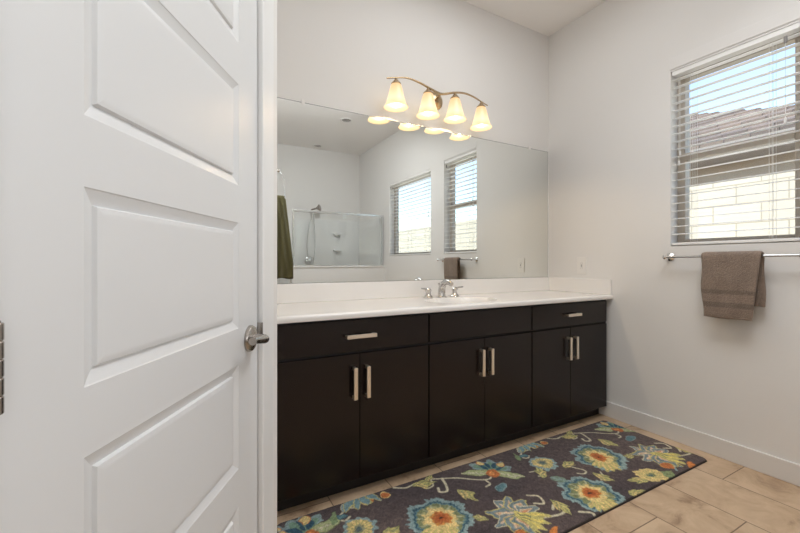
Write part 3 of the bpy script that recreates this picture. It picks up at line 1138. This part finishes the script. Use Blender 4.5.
        curl([(o_ - 0.99, -0.635), (o_ - 1.02, -0.66), (o_ - 1.0, -0.69), (o_ - 0.97, -0.675)], 0.010)
        curl([(o_ - 0.40, -1.17), (o_ - 0.36, -1.14), (o_ - 0.33, -1.16)], 0.010, LT)
        # big flowers
        flowerA(o_ - 1.729, -0.876, 0.130, -2.1, 7, 0.4)
        flowerA(o_ - 0.988, -1.077, 0.128, -1.9, 7, 1.1)
        flowerB(o_ - 1.416, -1.010, 1.0, -1.05)
        flowerC(o_ - 1.275, -0.705, 0.95, 0.95)
        flowerD(o_ - 2.064, -0.770, 0.072, 1.0, 0, LT, c(150, 150, 120))
        flowerD(o_ - 0.566, -1.128, 0.080, 1.35, -0.4, YE, GR)
        flowerC(o_ - 2.262, -0.70, 1.0, 2.0) if k == -1 else None
        # smaller leaves, buds and scraps
        serrleaf(o_ - 1.649, -0.626, -0.3, 0.9)
        serrleaf(o_ - 1.520, -0.800, -1.3, 0.95)
        serrleaf(o_ - 1.600, -0.590, 0.4, 0.5)
        serrleaf(o_ - 0.849, -0.848, 0.35, 0.75)
        serrleaf(o_ - 0.802, -1.021, -1.2, 0.75)
        serrleaf(o_ - 1.205, -1.075, -1.5, 0.85)
        serrleaf(o_ - 0.680, -1.120, 2.6, 0.75)
        serrleaf(o_ - 0.780, -1.185, -0.2, 0.8)
        serrleaf(o_ - 1.050, -0.825, 1.0, 0.75)
        serrleaf(o_ - 1.575, -0.955, 2.4, 0.5)
        leaf(o_ - 1.02, -0.925, -0.9, 0.10, 0.05, c(120, 140, 124), None, LT)
        leaf(o_ - 1.33, -0.83, 0.2, 0.10, 0.045, TE, LT)
        leaf(o_ - 0.47, -1.165, 0.3, 0.09, 0.05, c(140, 158, 112), None, GR)
        leaf(o_ - 0.86, -0.615, 2.5, 0.055, 0.04, OR, YE)
        leaf(o_ - 0.395, -1.118, 1.2, 0.055, 0.055, OR, c(214, 150, 80))
        leaf(o_ - 1.49, -1.115, 1.2, 0.05, 0.05, OR, c(214, 150, 80))
        leaf(o_ - 0.27, -1.175, 0.4, 0.09, 0.03, c(206, 130, 70))
        leaf(o_ - 0.96, -0.60, 0.8, 0.08, 0.04, LT, CR)
        leaf(o_ - 1.86, -0.605, 0.0, 0.055, 0.04, OR, YE)
        leaf(o_ - 2.14, -0.65, 1.2, 0.08, 0.03, c(130, 150, 110))
        leaf(o_ - 2.10, -0.66, -0.2, 0.06, 0.03, TE, DT)
        # half flower at the far edge
        for q, a in ((-0.07, -2.2), (-0.03, -1.8), (0.01, -1.4), (0.05, -1.0)):
            leaf(o_ - 1.975 + q, -0.595, a, 0.10, 0.035, c(120, 150, 156), YG)
    # wool colour of the tufts mottled, clump by clump
    img[:] = img * (0.82 + 0.36 * smooth_noise(0.011, 21))[..., None]
    # bound edge
    dx = np.minimum(gx - X0, X1 - gx)
    dy = np.minimum(gy - Y0, Y1 - gy)
    rc_ = 0.035
    corner = (dx < rc_) & (dy < rc_)
    de = np.where(corner, rc_ - np.hypot(rc_ - dx, rc_ - dy), np.minimum(dx, dy))
    put(inside(0.007 - de), c(46, 40, 38))
    grain = rng.rand(*px.shape)[..., None]
    img[:] = img * (0.70 + 0.60 * grain)
    keep = de > -0.002
    pile = 0.0075 + 0.0012 * smooth_noise(0.02, 9) + 0.0012 * rng.rand(*px.shape)
    z = np.where(de < 0.006, 0.001 + 0.006 * np.clip(de / 0.006, 0, 1) ** 0.5, pile)
    idx = -np.ones(px.shape, int)
    idx[keep] = np.arange(keep.sum())
    V = np.stack([gx[keep], gy[keep], z[keep]], 1)
    C = img[keep]
    q = [idx[:-1, :-1], idx[1:, :-1], idx[1:, 1:], idx[:-1, 1:]]
    ok = (q[0] >= 0) & (q[1] >= 0) & (q[2] >= 0) & (q[3] >= 0)
    F = np.stack([a[ok] for a in q], 1)
    return col_mesh('runner_rug', V, F, C, attr_mat('rug_pile', 1.0, None, 0.15, 0.1), False)


tag(rug(), 'charcoal runner rug with teal and yellow flowers in front of the vanity', 'rug')

# ------------------------------------------------------------------ things seen in the mirror: shower side of the room
sc_ = thing('shower_screen', (-0.71, -3.175, 1.075), 'chrome-framed shower glass on the low wall, seen in the mirror', 'shower screen')
gx0, gx1, gz0, gz1 = -1.42, -0.002, 1.075, 1.87
obj('top_rail', MB().box(gx0, gx1, -3.19, -3.16, gz1 - 0.03, gz1, 0.003), M['alu'], sc_)
obj('bottom_rail', MB().box(gx0, gx1, -3.19, -3.16, gz0, gz0 + 0.018, 0.002), M['alu'], sc_)
for xx in (gx0, gx1 - 0.028):
    obj('post', MB().box(xx, xx + 0.028, -3.188, -3.162, gz0 + 0.018, gz1 - 0.03, 0.002), M['alu'], sc_)
obj('glass_panel', MB().box(gx0 + 0.028, gx1 - 0.028, -3.178, -3.172, gz0 + 0.018, gz1 - 0.03), M['shower_glass'], sc_)

su = thing('shower_surround', (-0.7, FAR, 0.11), 'glossy white shower surround with a corner shelf, seen in the mirror', 'shower')
obj('surround_panel', MB().box(-1.40, -0.002, FAR + 0.001, FAR + 0.02, 0.11, 1.86, 0.005), M['fibreglass'], su)
obj('surround_panel', MB().box(-0.02, -0.001, FAR + 0.02, -3.25, 0.0, 1.86, 0.005), M['fibreglass'], su)
for zz in (1.32, 1.60):
    obj('shelf', MB().box(-0.50, -0.38, FAR + 0.02, FAR + 0.09, zz, zz + 0.03, 0.008), M['fibreglass'], su)

hsx = thing('hand_shower', (-0.92, FAR + 0.02, 1.14), 'chrome hand shower with looping hose on the shower wall', 'shower head')
yv = FAR + 0.02
obj('valve', MB().lathe([(0.075, 0), (0.075, 0.006), (0.06, 0.014), (0.03, 0.02), (0.026, 0.05), (0.018, 0.055)], (-0.92, yv, 1.16), (0, 1, 0), 28), M['chrome'], hsx, 35)
obj('shower_arm', MB().tube(catmull([(-0.90, FAR, 1.99), (-0.90, yv + 0.05, 2.0), (-0.89, yv + 0.11, 1.96)], 5), 0.011, 10), M['chrome'], hsx, 40)
hd = obj('spray_head', MB().lathe([(0.012, -0.10), (0.014, -0.02), (0.03, 0.01), (0.055, 0.035), (0.055, 0.05), (0.045, 0.055)], (-0.83, yv + 0.17, 2.02), (0.75, 0.55, 0.2), 20), M['nickel'], hsx, 35)
obj('hose', MB().tube(catmull([(-0.89, yv + 0.12, 1.95), (-0.94, yv + 0.10, 1.75), (-0.965, yv + 0.06, 1.45), (-0.95, yv + 0.05, 1.22), (-0.92, yv + 0.05, 1.10), (-0.86, yv + 0.06, 1.14), (-0.835, yv + 0.06, 1.40), (-0.85, yv + 0.08, 1.70), (-0.88, yv + 0.12, 1.93)], 8), 0.0075, 8), M['chrome'], hsx, 50)

for cy, lb in ((-2.65, 'unlit recessed ceiling light nearer the mirror, seen in the reflection'), (-3.95, 'unlit recessed ceiling light over the shower, seen in the reflection')):
    rl = thing('recessed_light', (-0.82, cy, CEIL), lb, 'ceiling light', 'recessed ceiling lights')
    obj('trim_ring', MB().lathe([(0.085, 0), (0.085, -0.004), (0.078, -0.008), (0.064, -0.006), (0.062, -0.001)], (-0.82, cy, CEIL), seg=32, cap0=False, cap1=False), M['plastic'], rl, 40)
    obj('lens', MB().lathe([(0.062, -0.001), (0.05, -0.003), (0.02, -0.004)], (-0.82, cy, CEIL), seg=28), M['nickel'], rl, 40)

# towel hanger and olive towel on the partition end
hxx, hyy = -1.84, -2.30
hk = thing('towel_hanger', (hxx, hyy, 2.18), 'chrome towel hanger on the wall end, seen at the mirror edge', 'towel hanger')
obj('hook_mount', MB().lathe([(0.03, 0), (0.03, 0.006), (0.015, 0.014), (0.012, 0.05), (0.02, 0.06), (0.02, 0.07), (0.008, 0.076)], (hxx, hyy, 2.18), (1, 0, 0), 24), M['nickel'], hk, 35)
obj('loop', MB().tube(catmull([(hxx + 0.055, hyy, 2.175), (hxx + 0.025, hyy, 2.10), (hxx + 0.020, hyy, 1.88), (hxx + 0.030, hyy, 1.865), (hxx + 0.120, hyy, 1.865), (hxx + 0.130, hyy, 1.88), (hxx + 0.125, hyy, 2.06), (hxx + 0.10, hyy, 2.14), (hxx + 0.06, hyy, 2.178)], 6), 0.005, 10), M['chrome'], hk, 40)
olive = np.array(lin(96, 90, 58))


def bath_path():
    pts = []
    for i in range(50):
        t = i / 50
        pts.append((hyy - 0.024 - 0.008 * math.sin(t * PI), 0.98 + t * 0.885, -(1 - t) * 0.885))
    for k in range(9):
        a = PI - k * PI / 8
        pts.append((hyy + 0.024 * math.cos(a), 1.87 + 0.020 * math.sin(a), 0.0))
    for i in range(1, 50):
        t = i / 49
        pts.append((hyy + 0.024 + 0.010 * math.sin(t * PI), 1.87 - t * 0.93, t * 0.93))
    return pts


def bath_x(u, s_):
    k = abs(s_)
    l, r_ = hxx + 0.026 - 0.010 * k, hxx + 0.124 + 0.085 * min(1, k * 1.3)
    if s_ > 0:
        r_ += 0.012
    return l + (r_ - l) * u


o = draped('bath_towel', M['terry'], bath_x, bath_path(), 0.020, lambda u, s_: olive * (1 + 0.18 * math.sin(u * 14 + s_ * 3)), ny=30, rip=0.006, seed=5)
# the cloth was laid out in (x=depth, y=across); swap so it hangs across x
for v in o.data.vertices:
    v.co = (v.co.y, v.co.x, v.co.z)
o.data.flip_normals()
tag(o, 'olive green bath towel hanging in loose folds, seen at the mirror edge', 'towel')
